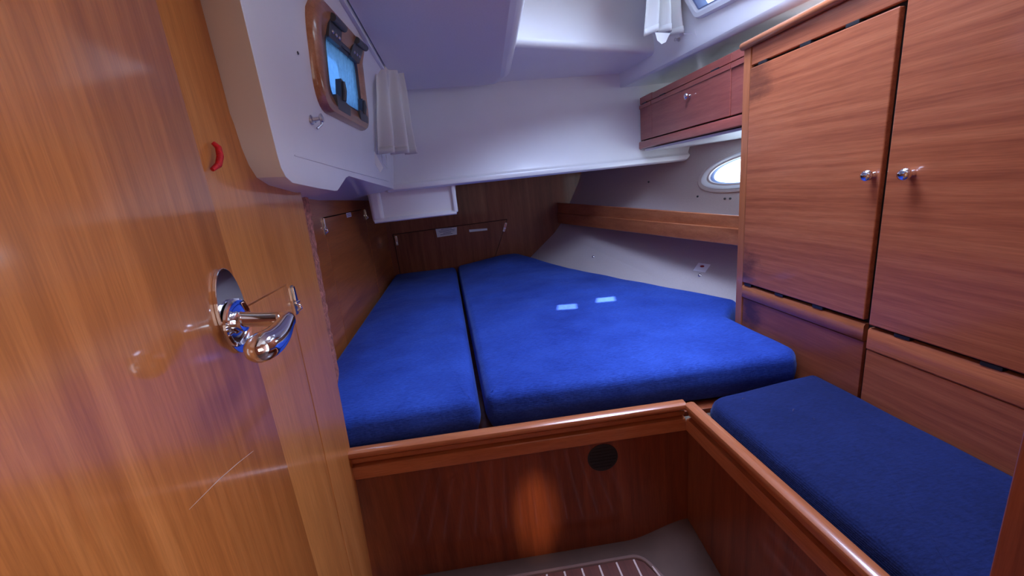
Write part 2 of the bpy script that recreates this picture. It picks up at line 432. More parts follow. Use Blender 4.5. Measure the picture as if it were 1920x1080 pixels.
# torn edging hanging off the aft edge of the panel
V, F = [], []; N = 46
for i in range(N + 1):
    t = i / N; z = 1.128 + (.585 - 1.128) * t; ye = 1.143 + (1.093 - 1.143) * t
    wdt = (.075 - .026 * t + .012 * noise.noise(Vector((i * .9, 0, 3)))) * (1 - max(0, t - .93) * 9)
    x = WX - .004 - .004 * noise.noise(Vector((i * 1.3, 5, 0)))
    V += [(x, ye - .004, z), (x - .002, ye + wdt * .55, z + .002), (x - .006, ye + wdt, z - .004 * noise.noise(Vector((i * 2.1, 0, 0)))), (x - .012, ye + wdt * .5, z), (x - .012, ye - .004, z)]
for i in range(N):
    for k in range(5):
        k2 = (k + 1) % 5; F.append((i * 5 + k, i * 5 + k2, (i + 1) * 5 + k2, (i + 1) * 5 + k))
F.append((4, 3, 2, 1, 0)); F.append(tuple(N * 5 + k for k in range(5)))
tag(obj('edging_strip', V, F, 'torn', wp), 'torn red-brown edging along the panel edge')
# pale scratch and small scuffs stay with the door veneer

# ---- far side panel of the berth with hatch
FX = -.60
hs = [(1.865, .36), (2.72, .36), (2.745, 1.058), (1.905, 1.052)]
fp = plate('wall_port_aft', [(.98, .30), (3.44, .30), (3.44, 1.19), (.98, 1.19)], on_x(FX), .02, 'far', holes=[hs])
tag(fp, 'dark orange wooden side panel along the berth under the moulding', 'wall', kind='structure')
tag(plate('hatch', [(1.869, .364), (2.716, .364), (2.741, 1.053), (1.909, 1.047)], on_x(FX - .0006), .012, 'far', fp, bevel=.0008), 'hatch board with two catches')
box('recess', (FX - .05, FX - .022), (1.8, 2.8), (.35, 1.1), 'dark', fp, bevel=0)
catch(fp, (FX, 1.895, 1.015), 1.15, 'x', -.05)
tag(catch(fp, (FX, 2.76, 1.02), 1.0, 'x', 0), 'catch in shadow beside the moulding')
tag(box('label_sticker', (FX, FX + .0006), (2.30, 2.40), (1.028, 1.052), 'paper', fp, bevel=0), 'small white printed label')
for k in range(2): box('print_line', (FX + .0006, FX + .001), (2.31, 2.39), (1.034 + k * .009, 1.037 + k * .009), 'ink', fp, bevel=0)

# ---- aft bulkhead with its hatch and labels
BY = 3.40
hb = [(-.555, .40), (.20, .40), (.397, .835), (-.56, .82)]
ab = plate('wall_aft', [(-.62, .30), (1.35, .30), (1.35, 1.22), (-.62, 1.22)], on_y(BY), .02, 'aft', holes=[hb])
tag(ab, 'dark mahogany bulkhead closing off the far end of the berth', 'wall', kind='structure')
tag(plate('hatch', [(-.549, .405), (.1975, .405), (.390, .830), (-.554, .815)], on_y(BY + .0006), .012, 'aft', ab, bevel=.0008), 'hatch board with slanting end')
box('recess', (-.6, .42), (BY + .022, BY + .06), (.38, .86), 'dark', ab, bevel=0)
catch(ab, (-.535, BY, .765), 1.1, 'y', 0)
catch(ab, (.368, BY, .770), 1.1, 'y', -.38)
def label_on(parent, c, nm='label_sticker'):
    return plate(nm, c, lambda u, v, d: (u, BY - .0008 + d, v), .0008, 'paper', parent, bevel=0)
lb = tag(label_on(ab, [(-.204, .752), (-.040, .757), (-.032, .818), (-.208, .822)]), 'white paper label with lines of small blue print')
for k, (a, b) in enumerate([(-.165, -.075), (-.185, -.05), (-.18, -.055), (-.15, -.085), (-.175, -.075)]):
    z = .810 - k * .0105
    plate('print_line', [(a, z), (b, z + .001), (b, z + .0045), (a, z + .0035)], lambda u, v, d: (u, BY - .0012 + d, v), .0004, 'ink', lb, bevel=0)
tag(label_on(ab, [(.066, .764), (.218, .762), (.218, .778), (.066, .785)]), 'narrow white label strip')

# ---- hull side with the oval portlight
def hull_a(z):
    K = [(.25, .36), (.463, .625), (.74, .850), (1.06, 1.025), (1.4, 1.165), (1.7, 1.24)]
    for (z0, a0), (z1, a1) in zip(K, K[1:]):
        if z <= z1: return a0 + (a1 - a0) * (z - z0) / (z1 - z0)
    return K[-1][1]
FOLD = ((3.05, .630), (1.98, .470))
def hull_x(y, z):
    x = hull_a(z) + .343 * (3.4 - y)
    zl = FOLD[0][1] + (FOLD[1][1] - FOLD[0][1]) * (FOLD[0][0] - y) / (FOLD[0][0] - FOLD[1][0])
    if z < zl: x -= .42 * (zl - z)
    return x
def superoval(cy, cz, a, b, e, n=56, sk=0.0):
    out = []
    for i in range(n):
        q = 2 * math.pi * i / n; c, s_ = math.cos(q), math.sin(q)
        u = a * math.copysign(abs(c) ** (2 / e), c); v = b * math.copysign(abs(s_) ** (2 / e), s_); out.append((cy + u, cz + v - sk * u))
    return out
SUR = superoval(1.93, 1.068, .318, .118, 2.25, sk=.10)
PORT = superoval(1.93, 1.068, .296, .098, 2.25, sk=.10)
PORT_IN = superoval(1.93, 1.068, .262, .072, 2.25, sk=.10)
ext = [(y, z) for y in [1.2 + .15 * i for i in range(16)] for z in (.25, .463, .54, .6, .66, .74, .9, 1.06, 1.2, 1.4)]
ZR = [-.10, .25, .463, .54, .6, .64, .68, .74, .9, 1.06, 1.2, 1.4, 1.62]
hl = plate('wall_starboard', [(1.0, z) for z in reversed(ZR)] + [(3.45, z) for z in ZR], lambda u, v, d: (hull_x(u, v) + d, u, v), .03, 'hull', holes=[PORT_IN], bevel=0, extra=ext, lines=[FOLD], smooth=12)
tag(hl, 'grey-beige fabric lined hull side sloping down to the berth', 'wall', kind='structure')
def on_hull(u, v, d): return (hull_x(u, v) + d, u, v)
for (y, z) in [(2.744, .551), (1.912, .545), (2.62, 1.03), (2.2, .93), (2.03, .915), (2.0, .915)]:
    big = z < .6
    lathe('snap_stud', on_hull(y, z, 0), (-1, -.34, .9 if big else .4), [(.010 if big else .006, 0), (.010 if big else .006, .003), (.006 if big else .004, .007), (.001, .009)], 'chrome' if big else 'slate', hl, 12)
st = tag(plate('label_sticker', [(1.895, .562), (1.965, .562), (1.965, .600), (1.895, .600)], lambda u, v, d: on_hull(u, v, -.0015 + d), .001, 'paper', hl, bevel=0), 'small white sticker with a red mark')
plate('print_line', circle(1.932, .587, .012, 12, .005), lambda u, v, d: on_hull(u, v, -.0022 + d), .0006, 'redink', st, bevel=0)
w3 = thing('window_3', on_hull(1.9, .95, 0), 'oval portlight in the hull side beside the wardrobe', 'window', kind='structure')
ring('surround', SUR, PORT, on_hull, [(0, 0), (.15, .008), (.5, .011), (1, .007), (1, -.01), (0, -.01)], 'hull', w3)
ring('window_frame', PORT, PORT_IN, on_hull, [(0, 0), (.05, .010), (.35, .010), (.75, -.002), (.95, -.016), (1, -.03), (.6, -.03)], 'white_pl', w3)
ring('seal', superoval(1.93, 1.068, .268, .077, 2.25, sk=.10), superoval(1.93, 1.068, .258, .068, 2.25, sk=.10), on_hull, [(0, -.012), (.4, -.008), (1, -.018), (1, -.03), (0, -.03)], 'seal', w3)
plate('pane', superoval(1.93, 1.068, .264, .074, 2.25, sk=.10), lambda u, v, d: on_hull(u, v, .022 + d), .005, 'glass_c', w3, bevel=0)

# ---- white moulding on the port side (window wall)
def port_x(z):
    if z <= 1.15: return -.34
    if z <= 1.55: return -.34 + .055 * (z - 1.15) / .40
    t = min(1.0, (z - 1.55) / .085); return -.285 + .018 * t + .043 * t * t
def on_port(u, v, d): return (port_x(v) - d, u, v)
WO = rounded([(1.085, 1.585), (1.585, 1.612), (1.725, 1.355), (1.125, 1.335)], [.085, .075, .07, .10], 8)
WI = rounded([(1.195, 1.525), (1.545, 1.558), (1.60, 1.405), (1.215, 1.385)], [.035, .035, .03, .04], 8)
WM = [((a[0] + b[0]) / 2, (a[1] + b[1]) / 2) for a, b in zip(WO, WI)]
front = [(.66, 1.78), (.70, 1.66), (.745, 1.548), (.787, 1.434), (.851, 1.26), (.872, 1.205), (.884, 1.183), (.903, 1.166), (.935, 1.155), (1.10, 1.145), (1.235, 1.139), (1.262, 1.140), (1.285, 1.147), (1.372, 1.180), (1.41, 1.186), (1.8, 1.172), (2.395, 1.153)]
outl = front + [(2.41, 1.2), (2.43, 1.548), (2.44, 1.78)]
ext = [(y, z) for y in [.7 + .06 * i for i in range(30)] for z in (1.23, 1.32, 1.548, 1.575, 1.60, 1.62, 1.635)]
P2, F2 = cdt(outl, [WM], ext); V = [on_port(u, v, 0) for u, v in P2]; F = list(F2)
back = [(-.41, .85, 1.80), (-.41, .86, 1.70), (-.41, .875, 1.57), (-.41, .883, 1.478), (-.41, .885, 1.272), (-.41, .892, 1.222), (-.41, .902, 1.195), (-.41, .922, 1.172), (-.41, .97, 1.157), (-.41, 1.12, 1.140),
        (-.60, 1.68, 1.140), (-.60, 1.72, 1.138), (-.60, 1.76, 1.136), (-.60, 1.84, 1.132), (-.60, 1.9, 1.128), (-.60, 2.4, 1.118), (-.60, 3.0, 1.104)]
e3 = [on_port(u, v, 0) for u, v in front]; s = len(V)
V += e3 + back; N = len(front)
for i in range(N - 1): F.append((s + i, s + i + 1, s + N + i + 1, s + N + i))
pl = tag(obj('wall_port_moulding', V, F, 'gel', smooth=24, bevel=.016, seg=4), 'white glossy moulding with a wood framed window above the side panel', 'wall', kind='structure')
# low crease near the foot of the moulding
tube('crease', [(port_x(1.2) + .0005, .96, 1.212), (port_x(1.2) + .0005, 1.3, 1.205), (port_x(1.2) + .0005, 1.75, 1.197), (port_x(1.19) + .0005, 2.2, 1.19)], .0022, 'gel', pl, 8)
hk = lathe('coat_hook', on_port(1.082, 1.302, 0), (1, 0, .1), [(.011, 0), (.011, .004), (.005, .006), (.005, .020), (.010, .024), (.010, .028), (.002, .030)], 'steel', pl, 14)
tag(hk, 'small steel stud below the window')
tube('coat_hook_loop', [on_port(1.10, 1.300, -.004), on_port(1.115, 1.312, -.012), on_port(1.118, 1.296, -.014), on_port(1.105, 1.286, -.006)], .003, 'steel', pl, 8)
lathe('screw_cap', on_port(1.03, 1.43, 0), (1, 0, .1), [(.004, 0), (.003, .002)], 'slate', pl, 10)

w1 = thing('window_1', on_port(1.4, 1.34, 0), 'wood framed port window with black hinges and catches in the white moulding', 'window', kind='structure')
ring('window_frame', WO, WI, on_port, [(0, 0), (.02, .010), (.12, .019), (.45, .021), (.60, .017), (.95, .012), (1, .006), (1, -.05), (.5, -.05), (.5, -.001)], 'trim_hi', w1)
ring('seal', offset(WI, -.004), offset(WI, .005), on_port, [(0, .010), (.5, .014), (1, .008), (1, -.01), (0, -.01)], 'slate', w1)
plate('pane', offset(WI, -.003), lambda u, v, d: on_port(u, v, -.006 + d), .006, 'glass_w', w1, bevel=0)
def hinge(y, z, sl):
    def T(u, v, d): return on_port(y + u, z + v + u * sl, -.020 + d)
    h = plate('hinge', rounded([(-.060, -.026), (.060, -.026), (.050, .030), (-.050, .030)], .008, 3), T, .024, 'slate', w1, bevel=.003)
    tag(h, 'black hinge on the upper edge of the window')
    tube('knuckle', [on_port(y - .052, z + .020 - .052 * sl, -.026), on_port(y + .052, z + .020 + .052 * sl, -.026)], .010, 'slate', h, 10)
    for k in (-.032, 0, .032): lathe('screw', on_port(y + k, z - .008 + k * sl, -.022), (1, 0, .13), [(.006, 0), (.005, .003), (.002, .004)], 'steel', h, 10)
hinge(1.27, 1.552, .09); hinge(1.50, 1.573, .09)
box_top = plate('hinge_bar', [(1.215, 1.530), (1.55, 1.560), (1.55, 1.570), (1.215, 1.541)], lambda u, v, d: on_port(u, v, -.017 + d), .010, 'slate', w1, bevel=.002)
def dog(y, z, sl, k=1.0):
    def T(u, v, d): return on_port(y + u * k, z + v * k + u * k * sl, -.021 + d)
    h = plate('window_catch', rounded([(-.075, .018), (-.06, -.020), (.075, -.020), (.080, .008), (.03, .012), (.012, .016), (.006, .066), (-.018, .068), (-.022, .016)], .007, 3), T, .016, 'slate', w1, bevel=.004)
    tag(h, 'black lever catch on the lower edge of the window')
    tube('catch_arm', [T(-.006, .010, -.001), T(-.006, .036, -.004), T(-.005, .060, -.002)], [.008, .008, .006], 'slate', h, 10)
dog(1.315, 1.378, .03); dog(1.585, 1.392, .05, .85)

# ---- white moulding across the cabin above the foot of the berth
prof = [(3.42, 1.180), (2.80, 1.158), (2.44, 1.140), (2.405, 1.1365), (2.386, 1.139), (2.376, 1.147), (2.373, 1.158), (2.378, 1.172), (2.392, 1.181), (2.396, 1.190), (2.405, 1.34), (2.412, 1.548), (2.42, 1.715), (2.47, 1.715), (2.47, 1.25), (3.42, 1.25)]
V, F = [], []; K = len(prof); NX = 12
for i in range(NX + 1):
    for (y, z) in prof:
        x1 = 1.395 + max(0, min(.095, (z - 1.135) * .8)) if y < 2.46 else 1.47
        if y > 2.6: x1 = hull_x(y, z) + .01
        x0 = -.375 if y < 2.46 else -.61
        V.append((x0 + (x1 - x0) * i / NX, y, z))
for i in range(NX):
    for k in range(K):
        k2 = (k + 1) % K; F.append((i * K + k, i * K + k2, (i + 1) * K + k2, (i + 1) * K + k))
F.append(tuple(range(K))[::-1]); F.append(tuple(NX * K + k for k in range(K)))
tag(obj('wall_aft_moulding', V, F, 'gel', smooth=35), 'wide white moulding spanning the cabin above the foot of the berth', 'wall', kind='structure')
# pod hanging below it
pod = thing('moulded_box', (-.24, 2.6, .977), 'white moulded box hanging under the white moulding at the left', 'box')
def on_pod(u, v, d): return (u, 2.425 + d, v)
pod_out = rounded([(-.497, 1.17), (-.493, .979), (-.010, .977), (.004, 1.17)], [0, .02, .016, 0], 4)
plate('body', pod_out, on_pod, .40, 'gel', pod, bevel=.012, smooth=30)
sweep('lip', [(-.01, .974), (.026, .974), (.032, .980), (.030, .990), (.020, .996), (-.01, 1.000)], (-.480, 2.427), (-.012, 2.427), (0, -1), 'gel', pod)
box('side_rib', (-.490, -.425), (2.398, 2.44), (.985, 1.15), 'gel', pod, .018, 4)
box('side_rib', (-.028, -.002), (2.398, 2.44), (.985, 1.15), 'gel', pod, .010, 4)

# ---- overhead: low headliner, coaming of the cabin roof, roof
pn = rounded([(-.224, -.60), (.18, -.60), (.291, 1.36), (.352, 2.20), (.305, 2.375), (-.224, 2.33)], [0, 0, 0, .10, .12, 0], 7)
V = [(x, y, 1.635) for x, y in pn] + [(x, y, 2.1) for x, y in pn]; k = len(pn)
F = [tuple(range(k)), tuple(range(2 * k - 1, k - 1, -1))] + [(i, (i + 1) % k, (i + 1) % k + k, i + k) for i in range(k)]
tag(obj('ceiling', V, F, 'gel', bevel=.034, seg=6, smooth=30), 'low lavender-white headliner with a rounded edge over the berth', 'ceiling', kind='structure')
hv = rounded([(-.218, -.55), (.12, -.55), (.236, 1.36), (.294, 2.18), (.262, 2.325), (-.218, 2.29)], [0, 0, 0, .06, .07, 0], 6)
plate('headliner_panel', hv, lambda u, v, d: (u, v, 1.631 + d), .006, 'vinyl', bpy.data.objects['ceiling'], bevel=.002)
A, B = (.24, 1.795), (1.125, 2.115)
V = [(A[0], A[1] + .05, 2.1), (B[0], B[1] + .05, 2.1), (A[0], A[1], 1.66), (B[0], B[1], 1.66), (A[0], 2.50, 1.664), (B[0], 2.50, 1.655), (-.42, 1.5, 1.664), (-.42, 2.50, 1.664)]
tag(obj('ceiling_step', V, [(0, 1, 3, 2), (2, 3, 5, 4), (6, 2, 4, 7)], 'gel', bevel=.03, seg=5, smooth=60), 'white ceiling step between the headliner and the curtained corner', 'ceiling', kind='structure')
def stb(u, v, d):                                                     # cabin roof side, u = y
    x = 1.03 + .1765 * (2.326 - u) - .10 * max(0, v - 1.62)
    return (x + d, u, v)
W2O = rounded([(1.885, 1.845), (1.80, 1.697), (1.12, 1.668), (1.10, 1.86), (1.3, 1.93), (1.80, 1.95)], [.05, .05, .05, .06, .06, .06], 7)
W2I = offset(W2O, .036)
P2, F2 = cdt([(-.60, 1.58), (2.50, 1.58), (2.50, 2.1), (-.60, 2.1)], [W2I], [(y, 1.62) for y in [-.5 + .1 * i for i in range(30)]])
V = [stb(u, v, 0) for u, v in P2]; F = list(F2); s = len(V)
V += [stb(-.60, 1.58, 0), stb(2.50, 1.58, 0), (2.05, 2.50, 1.60), (2.05, -.60, 1.60)]; F.append((s, s + 1, s + 2, s + 3))
tag(obj('wall_starboard_moulding', V, F, 'gel', bevel=.014, seg=4, smooth=35), 'white cabin roof side with a framed window above the wardrobe', 'wall', kind='structure')
w2 = thing('window_2', stb(1.5, 1.67, 0), 'white framed roof-side window above the wardrobe at the top edge', 'window', kind='structure')
ring('window_frame', W2O, W2I, stb, [(0, 0), (.02, .012), (.15, .020), (.6, .022), (.9, .014), (1, .004), (1, -.04), (0, -.04)], 'white_pl', w2)
ring('seal', offset(W2O, .032), offset(W2O, .042), stb, [(0, .016), (.5, .014), (1, .002), (1, -.03), (0, -.03)], 'seal', w2)
plate('pane', offset(W2O, .034), lambda u, v, d: stb(u, v, .015 + d), .005, 'glass_c', w2, bevel=0)
# roof with two unseen holes added to shape the sun patches on the berth
def drop(x, y, z, z1=2.11):
    t = (z1 - z) / -SUN_DIR.z; return (x - SUN_DIR.x * t, y - SUN_DIR.y * t)
holes = []
for q in ([(.395, 1.782), (.492, 1.764), (.512, 1.846), (.420, 1.862)], [(.592, 1.800), (.690, 1.790), (.716, 1.868), (.622, 1.874)]):
    holes.append([drop(x, y, .508) for x, y in q])
rf = plate('ceiling_roof', [(-.62, -.62), (2.1, -.62), (2.1, 2.6), (-.62, 2.6)], lambda u, v, d: (u, v, 2.10 + d), .02, 'gel', holes=holes, bevel=0)
tag(rf, 'white cabin roof above the picture', 'ceiling', kind='structure')
tag(box('wall_forward', (-.62, 2.0), (-.66, -.62), (-.08, 2.12), 'aft', bevel=0), 'wooden bulkhead behind the camera', 'wall', kind='structure')

# ---- cabin door standing open on the left
DX = -.36
dr = thing('door_1', (DX, .3, 0), 'glossy orange wooden cabin door standing open with a chrome lever handle', 'door', kind='structure')
plate('leaf', [(-.12, .03), (.668, .03), (.668, 2.0), (-.12, 2.0)], on_x(DX), .036, 'door', dr, bevel=.002)
esc = rounded([(.594, .955), (.603, .905), (.645, .905), (.668, .955), (.672, .985), (.66, 1.012), (.632, 1.026), (.607, 1.012)], .02, 4)
ec, er = (.632, .962), (.0355, .0655)
pts = [(ec[0] + er[0] * math.cos(a) + .10 * er[1] * math.sin(a) * .3, ec[1] + er[1] * math.sin(a)) for a in [2 * math.pi * i / 40 for i in range(40)]]
hd = plate('handle_plate', pts, lambda u, v, d: (DX + .0055 - d, u, v), .0055, 'chrome', dr, bevel=.002)
tag(hd, 'oval chrome plate')
lathe('collar', (DX + .005, .630, .944), (1, 0, -.06), [(.035, 0), (.0372, .002), (.0368, .0055), (.034, .0068), (.031, .005), (.028, .0025), (.017, .002), (.0155, .006), (.0145, .013), (.012, .014)], 'chrome', hd, 28)
path, rad = [], []
for i in range(7): t = i / 6; path.append((DX + .012 + .046 * t, .630 + .010 * t, .948 - .010 * t)); rad.append(.0125 - .001 * math.sin(t * 3.1))
cx, cz = path[-1][0], path[-1][2]
for i in range(1, 7):
    a = i / 6 * math.pi / 2; path.append((cx + .020 * math.sin(a), .640 + .004 * math.sin(a * 2) - .020 * (1 - math.cos(a)), cz - .003 * i / 6)); rad.append(.0125 + .0012 * i / 6)
x0, y0, z0 = path[-1]
for i in range(1, 15):
    t = i / 14; path.append((x0 - .012 * t * t, y0 - .088 * t, z0 - .012 * math.sin(t * 2.6)))
    rad.append((.0135 + .0085 * math.sin(min(1, t * 1.25) * math.pi / 2)) * (math.sqrt(max(0, 1 - max(0, (t - .72) / .285) ** 2))))
lv = tube('lever', path, rad, 'chrome', hd, 22, flat=.95)
tag(lv, 'curved chrome lever')
tag(tube('scratch', [(DX + .0001, .447, .772), (DX + .0001, .505, .766), (DX + .0001, .55, .758), (DX + .0001, .590, .749)], [.0002, .0005, .0005, .0002], 'caulk', dr, 5), 'pale scratch in the varnish')
rc = tube('cord_pull', [(WX + .006, .779, 1.223), (WX + .012, .780, 1.215), (WX + .013, .776, 1.200), (WX + .012, .766, 1.186), (WX + .007, .753, 1.178)], [.0035, .0052, .0055, .0052, .0035], 'red', None, 10)
tag(rc, 'short red cord pull sticking out beside the door edge', 'cord')

# ---- end post of the bench on the right
tp = tag(sweep('trim_1', [(0, -.06), (.004, -.06), (.004, 2.0), (0, 2.0)], (0, 0), (1, 0), (0, 1), 'mold_z'), None) if False else None
V, F = boxvf(.607, 1.30, .285, .330, -.06, 2.05)
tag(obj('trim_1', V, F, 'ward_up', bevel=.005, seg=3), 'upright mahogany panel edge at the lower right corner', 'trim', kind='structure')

# ================================================================== FURNITURE
RAIL = [(-.016, .325), (.009, .325), (.012, .328), (.012, .361), (.009, .366), (-.006, .368), (-.006, .375), (.004, .377), (.004, .390), (-.003, .392), (-.003, .398), (.015, .399), (.0185, .403), (.0190, .409), (.0165, .416), (.009, .4205), (-.004, .4215), (-.012, .419), (-.016, .412)]
bb = thing('berth', (.1, 1.2, -.06), 'mahogany berth base with a round vent below its moulded rail', 'berth')
fa, fb = Vector((-.405, 1.0635)), Vector((.598, 1.0195)); fd = (fb - fa).normalized(); fn = Vector((fd.y, -fd.x))
sweep('rail', RAIL, fa, fb - fd * .004, fn, 'mold_x', bb, n=1)
def on_front(u, v, d): p = fa + fd * u - fn * d; return (p.x, p.y, v)
vent = (.741, .267)
plate('front_panel', [(-.12, -.075), (1.03, -.075), (1.03, .335), (-.12, .335)], on_front, .016, 'front', bb, holes=[circle(*vent, .0465, 40)], bevel=.001)
vt = tag(plate('vent', circle(*vent, .0475, 40), lambda u, v, d: on_front(u, v, -.0015 + d), .004, 'black', bb, bevel=.001), 'round black vent')
for k in range(-3, 4):
    hw = math.sqrt(.042 ** 2 - (k * .011) ** 2)
    plate('slat', [(vent[0] - hw, vent[1] + k * .011 - .002), (vent[0] + hw, vent[1] + k * .011 - .002), (vent[0] + hw, vent[1] + k * .011 + .002), (vent[0] - hw, vent[1] + k * .011 + .002)], lambda u, v, d: on_front(u, v, -.003 + d), .0015, 'black', vt, bevel=0)
def slab(name, pts, z0, z1, mat, parent):
    k = len(pts); V = [(x, y, z0) for x, y in pts] + [(x, y, z1) for x, y in pts]
    return obj(name, V, [tuple(range(k))[::-1], tuple(range(k, 2 * k))] + [(i, (i + 1) % k, (i + 1) % k + k, i + k) for i in range(k)], mat, parent, bevel=.001)
slab('berth_top', [(-.59, 1.080), (.60, 1.036), (1.02, 1.016), (1.02, 1.40), (1.08, 1.55), (.40, 3.39), (-.59, 3.39)], .355, .372, 'front', bb)

bs = thing('bench', (.8, .7, -.06), 'mahogany bench base with a moulded rail at the right', 'bench')
ba, bb2 = Vector((.606, .332)), Vector((.606, 1.008)); bn = Vector((-1, 0))
sweep('rail', RAIL, ba, bb2, bn, 'mold_y', bs)
plate('front_panel', [(.332, -.075), (1.018, -.075), (1.018, .335), (.332, .335)], lambda u, v, d: (.606 + d, u, v), .016, 'front', bs, bevel=.001)
slab('bench_top', [(.624, .333), (1.025, .333), (1.025, 1.016), (.624, 1.016)], .335, .352, 'front', bs)

# ---- cushions
def cushion(name, pts, rc, z0, z1, re, mat, label, crown=.012, seed=0.0, tilt=None):
    out = resample(rounded(pts, rc, 8), .022); N = len(out); V, F = [], []
    cx = sum(p[0] for p in out) / N; cy = sum(p[1] for p in out) / N
    rings = [(re * .7, z0, 1), (re * .25, z0 + re * .3, 1), (0, z0 + re, 1)]
    for k in range(1, 3): rings.append((-.004 * math.sin(k / 3 * math.pi), z0 + re + (z1 - z0 - 2 * re) * k / 3, 1))
    for k in range(0, 7): a = k / 6 * math.pi / 2; rings.append((re * (1 - math.cos(a)), z1 - re + re * math.sin(a), 1))
    inn = [1 - .055 * k for k in range(1, 18)]
    def hz(x, y, t):
        f = min(1, t * 4)
        return crown * (1 - (1 - t) ** 2) + f * (.010 * noise.noise(Vector((x * 3.1 + seed, y * 3.1, 1))) + .0042 * noise.noise(Vector((x * 9 + seed, y * 9, 4))))
    tl = tilt or (lambda x, y: 0)
    for (ins, z, _) in rings:
        for (x, y) in (offset(out, ins) if ins else out):
            V.append((x, y, z + .003 * noise.noise(Vector((x * 6, y * 6, z * 9 + seed))) * (z > z0 + .01) + tl(x, y) * (z - z0) / (z1 - z0)))
    base = offset(out, re); R = len(rings)
    for s in inn:
        for (x, y) in base:
            X, Y = cx + (x - cx) * s, cy + (y - cy) * s
            V.append((X, Y, z1 + hz(X, Y, 1 - s) + tl(X, Y)))
    R2 = R + len(inn)
    for r in range(R2 - 1):
        for i in range(N): j = (i + 1) % N; F.append((r * N + i, r * N + j, (r + 1) * N + j, (r + 1) * N + i))
    V.append((cx, cy, z1 + hz(cx, cy, 1) + tl(cx, cy))); c = len(V) - 1
    for i in range(N): F.append(((R2 - 1) * N + i, (R2 - 1) * N + (i + 1) % N, c))
    F.append(tuple(range(N))[::-1])
    o = obj(name, V, F, mat, smooth=180); tag(o, label, 'cushion'); return o
cushion('berth_cushion', [(-.575, 1.085), (-.018, 1.092), (-.040, 1.8), (-.088, 3.36), (-.592, 3.36), (-.585, 2.2)], [.03, .035, 0, .03, .04, 0], .374, .498, .036, 'blue', 'narrow blue berth cushion on the left along the wooden side panel', .010, 1.0)
cushion('berth_cushion', [(.004, 1.098), (.60, 1.062), (.975, 1.040), (1.022, 1.085), (1.026, 1.43), (1.195, 1.60), (.93, 2.22), (.57, 3.12), (.44, 3.37), (-.070, 3.37), (-.018, 1.8)], [.035, 0, .035, .04, .02, .04, 0, .08, .06, .03, 0], .374, .502, .036, 'blue', 'wide blue berth cushion with two sun patches beside the hull', .010, 7.0,
        tilt=lambda x, y: .045 * max(0, min(1, (y - 2.7) / .6)) ** 1.5 * max(0, min(1, (x + .05) / .35)))
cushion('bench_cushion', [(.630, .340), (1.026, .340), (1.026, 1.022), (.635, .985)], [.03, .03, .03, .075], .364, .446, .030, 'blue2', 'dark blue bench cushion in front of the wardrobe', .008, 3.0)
# lint threads on the bench cushion
for i, (x, y, a) in enumerate([(.80, .845, .5), (.815, .80, 1.2), (.72, .93, .3)]):
    L = random.uniform(.004, .010)
    pth = [(x - L * math.cos(a), y - L * math.sin(a), .4535), (x, y + .002, .4555), (x + L * math.cos(a), y + L * math.sin(a), .4535)]
    tag(tube('lint_thread', pth, .0004, 'steel', None, 5), ['pale lint thread near the middle of the bench cushion', 'pale curled lint thread below the middle one on the bench cushion', 'pale lint speck at the far end of the bench cushion', 'pale lint speck between far end and middle of bench cushion', 'pale lint speck near the wardrobe on the bench cushion', 'pale lint speck along the rail side of the bench cushion'][i], 'lint', 'lint on the bench cushion')

# ---- wardrobe
wd = thing('wardrobe', (1.2, .9, -.06), 'tall mahogany wardrobe with two doors and round chrome knobs', 'wardrobe')
X = 1.03
box('carcass', (X + .012, X + .24), (.335, 1.386), (-.06, 1.455), 'dark', wd, bevel=0)
sweep('corner_post', [(0, .37), (.014, .37), (.014, 1.462), (0, 1.462)], (X + .012, 1.360), (X + .012, 1.392), (-1, 0), 'mold_z', wd)
box('fascia', (X + .001, X + .014), (.335, 1.3585), (1.405, 1.462), 'ward', wd, .002)
tube('top_moulding', [(X - .006, 1.402, 1.471), (X - .006, 1.395, 1.4725), (X - .006, .9, 1.4725), (X - .006, .335, 1.4725)], [.006, .0125, .0125, .0125], 'mold_y', wd, 16)
box('top_board', (X - .004, X + .24), (.335, 1.392), (1.462, 1.474), 'mold_y', wd, .002)
def knob(parent, at, d=(-1, 0, 0), s=1.0):
    return tag(lathe('knob', at, d, [(.0085 * s, 0), (.0075 * s, .004 * s), (.006 * s, .008 * s), (.0075 * s, .011 * s), (.0125 * s, .015 * s), (.0142 * s, .020 * s), (.0125 * s, .0255 * s), (.007 * s, .0285 * s), (.001, .029 * s)], 'chrome', parent, 24), 'round chrome knob')
d1 = tag(box('wardrobe_door', (X - .004, X + .012), (.8865, 1.3575), (.657, 1.396), 'ward_st', wd, .003), 'wardrobe door with dark water stains at its corners')
d2 = tag(box('wardrobe_door', (X - .006, X + .012), (.335, .8705), (.650, 1.43), 'ward', wd, .003), 'plain wardrobe door')
knob(d1, (X - .004, .903, 1.033)); knob(d2, (X - .006, .814, 1.033))
for y, z in [(1.305, 1.4005), (1.14, 1.4005), (1.0, 1.4005), (1.33, .6515), (1.18, .6515), (1.03, .6515)]:
    box('door_bumper', (X - .003, X + .010), (y - .018, y + .018), (z - .0045, z + .0045), 'black', d1, .001)
for y, z in [(.79, .6445), (.62, .6445)]:
    box('door_bumper', (X - .004, X + .010), (y - .018, y + .018), (z - .0045, z + .0045), 'black', d2, .001)
LP = [(0, .597), (.012, .597), (.015, .602), (.015, .640), (.011, .646), (0, .647)]
sweep('rail', LP, (X + .012, .8845), (X + .012, 1.3585), (-1, 0), 'mold_y', wd)
sweep('rail', [(0, .580), (.014, .580), (.017, .584), (.017, .634), (.013, .640), (0, .641)], (X + .012, .335), (X + .012, .8705), (-1, 0), 'ward', wd)
box('lower_panel', (X + .002, X + .014), (.8845, 1.3585), (.36, .594), 'ward_low', wd, .001)
